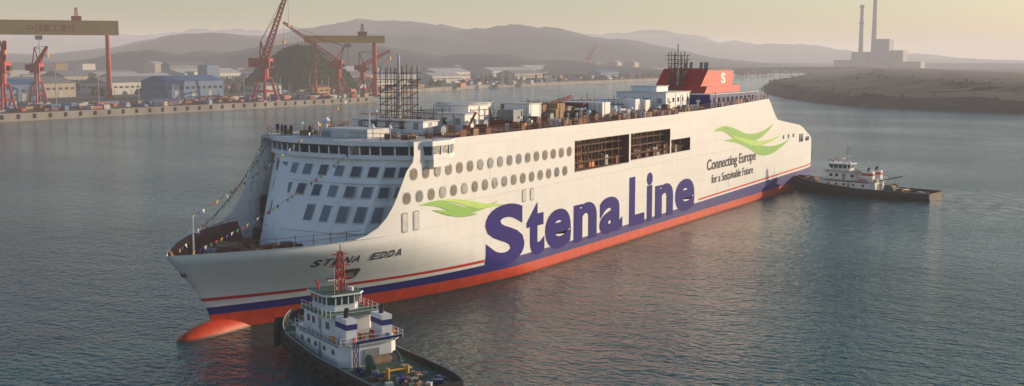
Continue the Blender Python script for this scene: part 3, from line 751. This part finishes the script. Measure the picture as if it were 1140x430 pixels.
def hills(name,prof,r0,depth,seed,mat,amp=.38):
    mb=MB(); na=300; nr=20; a0,a1=prof[0][0],prof[-1][0]; vs=[]
    for j in range(nr+1):
        for i in range(na+1):
            az=a0+(a1-a0)*i/na; t=j/nr; x,y=polar(az,r0+depth*t)
            h=interp(az,prof); s_=math.sin(math.pi*min(1,t*1.0))**.8
            n=noise.fractal((x*.0022,y*.0022,seed),1,2,6)
            z=h*s_*(1+amp*n)+noise.fractal((x*.008,y*.008,seed+4),1,2,4)*h*.10*s_
            vs.append((x,y,max(-1,z)+1.0))
    w=na+1; mb.add(vs,[(j*w+i,j*w+i+1,(j+1)*w+i+1,(j+1)*w+i) for j in range(nr) for i in range(na)],mat); mb.obj(name,None,True)
hills("hills",[(14,5),(19,26),(23,60),(26,84),(29,102),(32,114),(35,128),(37,132),(40,122),(43,100),(45,98),(48,86),(50,66),(54,42),(60,38),(68,20)],2500,2000,1.3,HILLM)
hills("hills",[(20,3),(25,22),(28,40),(31,52),(34,40),(37,58),(41,66),(45,50),(49,58),(52,40),(57,24),(62,5)],1750,600,12.3,HILLM,.6)
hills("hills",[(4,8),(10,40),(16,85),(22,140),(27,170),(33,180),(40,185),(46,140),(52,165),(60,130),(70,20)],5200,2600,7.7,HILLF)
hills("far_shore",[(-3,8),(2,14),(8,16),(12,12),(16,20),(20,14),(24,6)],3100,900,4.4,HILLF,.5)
mb=MB(); cx_,cy_=716,622; vs=[];nr,na=12,48
def moundh(dx,dy):
    q=math.hypot(dx/60,dy/48); return 36*max(0,1-q*q)**.8*(1+.3*noise.noise((dx*.03,dy*.03,2)))
for j in range(nr+1):
    for i in range(na):
        a=2*math.pi*i/na;r=j/nr; dx,dy=60*r*math.cos(a),48*r*math.sin(a); vs.append((cx_+dx,cy_+dy,4+moundh(dx,dy)))
mb.add(vs,[(j*na+i,j*na+(i+1)%na,(j+1)*na+(i+1)%na,(j+1)*na+i) for j in range(nr) for i in range(na)],FOL); mb.obj("wooded_hill",None,True)
mb=MB()
for i in range(1500):
    a=R(0,6.283);q=math.sqrt(random.random()); dx,dy=60*q*math.cos(a),48*q*math.sin(a); clump(mb,cx_+dx,cy_+dy,4+moundh(dx,dy)+1.2,R(1.2,2.6),FOL)
for i in range(2400):
    x=R(430,2300);y=R(600,1700); clump(mb,x+noise.noise((x*.01,y*.01,0))*60,y,6.0,R(2,4.5),FOL)
mb.obj("distant_trees")
ROOFS=[M("roof_blue",(.05,.12,.25),.6),M("roof_grey",(.17,.17,.18),.7),M("roof_white",(.36,.36,.35),.6),M("roof_red",(.20,.08,.05),.7)]
WALLS=[M("wall_cream",(.32,.28,.23),.8),M("wall_white",(.44,.43,.41),.8),M("wall_blue",(.11,.18,.30),.8),M("wall_grey",(.23,.23,.23),.8),M("wall_ochre",(.42,.26,.10),.8)]
def shed(mb,x,y,w,d,h,wall,roof,rz=0,gable=True,z0=4,bays=True):
    ca,sa=math.cos(rz),math.sin(rz)
    def P(a,b_,c): return (x+a*ca-b_*sa,y+a*sa+b_*ca,z0+c)
    mb.box((x,y,z0+h/2),(w,d,h),wall,rz)
    g=min(w,d)*.16 if gable else .5
    e=.5
    vs=[P(-w/2-e,-d/2-e,h),P(w/2+e,-d/2-e,h),P(w/2+e,d/2+e,h),P(-w/2-e,d/2+e,h),P(-w/2-e,0,h+g),P(w/2+e,0,h+g)]
    mb.add(vs,[(0,1,5,4),(2,3,4,5),(3,0,4),(1,2,5)],roof)
    if bays:
        n=max(2,int(w/6))
        for i in range(n):
            a=-w/2+(i+.5)*w/n
            q=P(a,-d/2-.06,h*.62); mb.box(q,(w/n*.6,.15,h*.16),GLASS,rz)
            if i%3==1: mb.box(P(a,-d/2-.08,h*.22),(w/n*.6,.2,h*.42),GREY,rz)
        n=max(1,int(d/7))
        for i in range(n): mb.box(P(-w/2-.06,-d/2+(i+.5)*d/n,h*.62),(.15,d/n*.55,h*.16),GLASS,rz)
specs=[(515,560,60,26,13,2,0),(560,520,26,14,9,1,1),(605,505,18,10,7,4,3),(400,610,44,22,12,2,0),(350,560,34,20,10,2,0),(455,660,60,30,11,0,1),(560,680,70,30,10,1,1),(640,760,80,30,11,0,2),
 (780,700,60,28,10,1,2),(860,640,70,26,9,1,2),(930,720,80,30,11,3,1),(1040,690,60,24,9,1,2),(1150,760,90,30,12,1,2),(1280,720,80,30,9,0,1),(1400,820,110,34,11,1,2),(1500,700,60,24,8,2,0),(330,680,60,26,12,3,1),(480,800,90,34,13,1,2),(700,900,100,36,12,0,1),(900,950,110,36,12,1,2),(1200,1000,120,40,12,1,2),(1650,900,130,40,12,0,2)]
for (x,y,w,d,h,wi,ri) in specs:
    mb=MB(); shed(mb,x,y,w,d,h,WALLS[wi],ROOFS[ri],R(-.15,.15)); mb.obj("warehouse")
mb=MB()
for i in range(420):
    x=R(450,3200);y=R(800,2600); 
    if y<.15*x+560: continue
    shed(mb,x,y,R(12,60),R(10,26),random.choice([5,7,9,14,22]),random.choice(WALLS),random.choice(ROOFS),R(-.4,.4),random.random()<.5,4,False)
mb.obj("distant_town")
mb=MB()
for i in range(150):
    x=R(300,600);y=R(451,505); 
    mb.box((x,y,4+1.3),(R(3,12),R(2.4,3),R(1.2,3.4)),random.choice([WALLS[2],CRED,GREY,RUST,WALLS[1],TAN,BLUE,RUST]),random.choice([0,1.57]))
for i in range(110):
    x=R(620,1500);y=R(.1*x+480,.1*x+640); mb.box((x,y,4+1.3),(R(5,14),R(2.4,6),R(1.5,5)),random.choice([WALLS[2],CRED,WHITE2,WALLS[1],GREY,TAN]),random.choice([0,1.57]))
for i in range(40):
    x=R(330,1100);y=R(470,520)+.1*max(0,x-600); mb.cyl((x,y,4),(x,y,R(14,26)),.25,GREY,n=5)
mb.obj("shipping_containers")
mb=MB()
for x,y in ((430,700),(452,700),(474,700)): mb.cyl((x,y,4),(x,y,16),9,WALLS[1],n=20); mb.cyl((x,y,16),(x,y,18),9,WALLS[1],.5,20)
mb.obj("storage_tank")
mb=MB()
for i in range(40): x=200+i*10; mb.cyl((x,446.2,4),(x,446.2,5),.4,BLACK,n=8); mb.box((x+3,444.8,2.5),(1.2,.8,2.4),RUBBER)
mb.b(-200,597,445.1,446.0,4.0,4.3,CONC)
mb.obj("quay_fenders")
def gantry(name,p0,p1,h,bd,t,legspread,txt=None):
    g=empty(name); p0=Vector((*p0,4));p1=Vector((*p1,4)); d=(p1-p0); L_=d.length; u=d.normalized(); v=Vector((-u.y,u.x,0)); ang=math.atan2(u.y,u.x)
    mb=MB(); mid=(p0+p1)/2
    for q in (-1,1):
        c=mid+v*q*t*.32; mb.box((c.x,c.y,h-bd/2),(L_+16,t*.22,bd),YEL,ang)
    mb.box((mid.x,mid.y,h+.3),(L_+16,t*.9,.5),YEL,ang)
    for p,rigid in ((p0,True),(p1,False)):
        for q in (-1,1):
            mb.cyl(p+v*q*legspread,Vector((p.x,p.y,h-bd))+v*q*(legspread*.35),1.6 if rigid else 1.0,CRED,1.3 if rigid else .8,8)
        mb.beam(p+v*legspread+Vector((0,0,2)),p-v*legspread+Vector((0,0,2)),1.2,CRED)
        mb.beam(p+v*legspread*.7+Vector((0,0,(h-4)*.5)),p-v*legspread*.7+Vector((0,0,(h-4)*.5)),.9,CRED)
        for q in (-1,1): mb.box(tuple(p+v*q*legspread+Vector((0,0,.8))),(6,2,1.6),CRED,ang)
    tr=p0.lerp(p1,.2); mb.box((tr.x,tr.y,h+2.2),(7,6,3.2),CRED,ang); mb.lattice((tr.x,tr.y,h+3.5),(tr.x,tr.y,h+10),2,1,CRED,3,.3)
    hk=p0.lerp(p1,.45); mb.box((hk.x,hk.y,h-bd-2),(5,3,3),GREY,ang); mb.cyl((hk.x,hk.y,h-bd-2),(hk.x,hk.y,h-bd-16),.2,BLACK,n=4)
    n=int(L_/3)
    for i in range(n): 
        c=p0.lerp(p1,i/n)-v*t*.45; mb.cyl((c.x,c.y,h+.5),(c.x,c.y,h+1.7),.1,CRED,n=4)
    if txt:
        vs,fs=glyph(txt,.02); a=min(q.x for q in vs);b_=max(q.x for q in vs);c=min(q.y for q in vs);dd_=max(q.y for q in vs)
        hh=bd*.55;wd=hh*(b_-a)/(dd_-c); off=-v*(t*.32+t*.115)
        if off.y>0: off=-off
        uu=u if u.x>0 else -u
        st=(p0 if p0.x>p1.x else p1)+off-uu*(wd+22)
        mb.add([(st.x+uu.x*(q.x-a)/(b_-a)*wd,st.y+uu.y*(q.x-a)/(b_-a)*wd,h-bd*.78+(q.y-c)/(dd_-c)*hh) for q in vs],fs,CRED)
    mb.obj("frame",g); return g
gantry("gantry_crane",(476,596),(392,659),61,10,9,12,"中船重工造船")
gantry("gantry_crane",(620,458),(588,492),51,5,6,9)
def jib(x,y,h,jv,col=CRED,s=1.):
    g=empty("harbour_crane"); mb=MB(); w=5*s
    for dx in (-w,w):
        for dy in (-w,w): mb.cyl((x+dx,y+dy,4),(x+dx*.5,y+dy*.5,4+h*.45),.9*s,col,.7*s,6); mb.box((x+dx,y+dy,4.6),(3.5,1.4,1.2),GREY)
    for q in (.2,.45):
        for a,b_ in (((-1,-1),(1,-1)),((1,-1),(1,1)),((1,1),(-1,1)),((-1,1),(-1,-1))):
            k=1-q*1.1; mb.beam((x+a[0]*w*k,y+a[1]*w*k,4+h*q),(x+b_[0]*w*k,y+b_[1]*w*k,4+h*q),.8*s,col)
    mb.cyl((x,y,4+h*.42),(x,y,4+h*.66),2.4*s,col,n=10)
    mb.box((x,y,4+h*.74),(9*s,8*s,h*.18),col,.5); mb.box((x+2*s,y-4*s,4+h*.72),(3*s,3*s,3*s),GLASS,.5); mb.box((x-4*s,y+3*s,4+h*.75),(5*s,6*s,5*s),col,.5)
    base=Vector((x,y,4+h*.8)); tip=base+Vector(jv); mb.lattice(base,tip,3.4*s,1.4*s,col,16,.5*s)
    ap=base+Vector((-jv[0]*.12,-jv[1]*.12,h*.36)); mb.beam(base+Vector((2,0,0)),ap,.8*s,col); mb.beam(base+Vector((-2,2,0)),ap,.8*s,col)
    mb.beam(ap,base.lerp(tip,.75),.22,BLACK); mb.beam(ap,tip,.2,BLACK); mb.cyl(tip,tip-Vector((0,0,jv[2]*.5)),.12,BLACK,n=4); mb.box(tuple(tip-Vector((0,0,jv[2]*.5))),(1.5,1.5,2.5),YEL)
    mb.obj("crane_frame",g)
jib(490,452,36,(9,-15,48),s=1.25); jib(303,472,34,(-3,-8,12),s=.9); jib(378,545,32,(4,-6,12),s=.8); jib(590,470,34,(-30,28,30),s=.9); jib(610,462,30,(22,-10,12),s=.8)
jib(2050,1010,40,(12,-8,26),s=1.2)
mb=MB()
STK=M("chimney_concrete",(.30,.29,.28),.8)
mb.cyl((2820,640,4),(2820,640,168),7.0,STK,4.0,16); mb.cyl((2860,618,4),(2860,618,186),8,STK,4.5,16)
for z in (120,160): mb.cyl((2820,640,z),(2820,640,z+5),6.4,CRED,n=16)
for x,y,w,h in ((2835,585,34,78),(2850,552,30,50),(2810,636,36,46),(2790,672,40,26),(2830,520,60,22)):
    mb.box((x,y,4+h/2),(50,w,h),STK)
    for k in range(3): mb.box((x-25.5,y,4+h*(.25+.25*k)),(1.2,w*.9,h*.06),GREY)
mb.beam((2800,575,30),(2800,690,14),3,STK)
mb.obj("power_station")
hm=bpy.data.materials.new("haze_glow"); hm.use_nodes=True; nt=hm.node_tree; nt.nodes.clear()
o=nt.nodes.new("ShaderNodeOutputMaterial"); ab=nt.nodes.new("ShaderNodeVolumeAbsorption"); em=nt.nodes.new("ShaderNodeEmission"); ad=nt.nodes.new("ShaderNodeAddShader")
SG=1/5600.
ab.inputs["Color"].default_value=(0,0,0,1); ab.inputs["Density"].default_value=SG
em.inputs["Color"].default_value=(.80,.68,.62,1); em.inputs["Strength"].default_value=SG  # haze volume emits its own glow in place of scattered light
nt.links.new(ab.outputs[0],ad.inputs[0]); nt.links.new(em.outputs[0],ad.inputs[1]); nt.links.new(ad.outputs[0],o.inputs["Volume"])
mb=MB(); mb.b(-3900,11900,-3900,10900,-5,165,hm); mb.obj("haze")

# ------------------------------------------------------------------ LIGHT, SKY, CAMERA
sd=Vector((.82,-.57,0)).normalized(); el=math.radians(11.5)
S3=Vector((sd.x*math.cos(el),sd.y*math.cos(el),math.sin(el)))
su=bpy.data.lights.new("sun","SUN"); su.energy=5.0; su.angle=math.radians(.6); su.color=(1,.76,.51)
so=bpy.data.objects.new("sun",su); sc.collection.objects.link(so); so.rotation_euler=S3.to_track_quat('Z','Y').to_euler()
w=bpy.data.worlds.new("World"); sc.world=w; w.use_nodes=True; nt=w.node_tree
sk=nt.nodes.new("ShaderNodeTexSky"); sk.sky_type='NISHITA'; sk.sun_disc=False; sk.sun_elevation=el; sk.sun_rotation=math.atan2(sd.x,sd.y); sk.dust_density=1.0; sk.air_density=1.2; sk.ozone_density=3.0
bg=nt.nodes["Background"]; bg.inputs["Strength"].default_value=.15; nt.links.new(sk.outputs[0],bg.inputs[0])
cam=bpy.data.cameras.new("camera"); co=bpy.data.objects.new("camera",cam); sc.collection.objects.link(co); sc.camera=co
cam.sensor_width=36; cam.lens=39.63; cam.clip_end=30000; cam.clip_start=.5
co.location=(-90.93,-103.3,33.91)
yaw,pitch=1.023,.1189
fw=Vector((math.sin(yaw)*math.cos(pitch),math.cos(yaw)*math.cos(pitch),-math.sin(pitch)))
co.rotation_euler=fw.to_track_quat('-Z','Y').to_euler()
sc.view_settings.view_transform='Standard'; sc.view_settings.look='None'; sc.view_settings.exposure=0
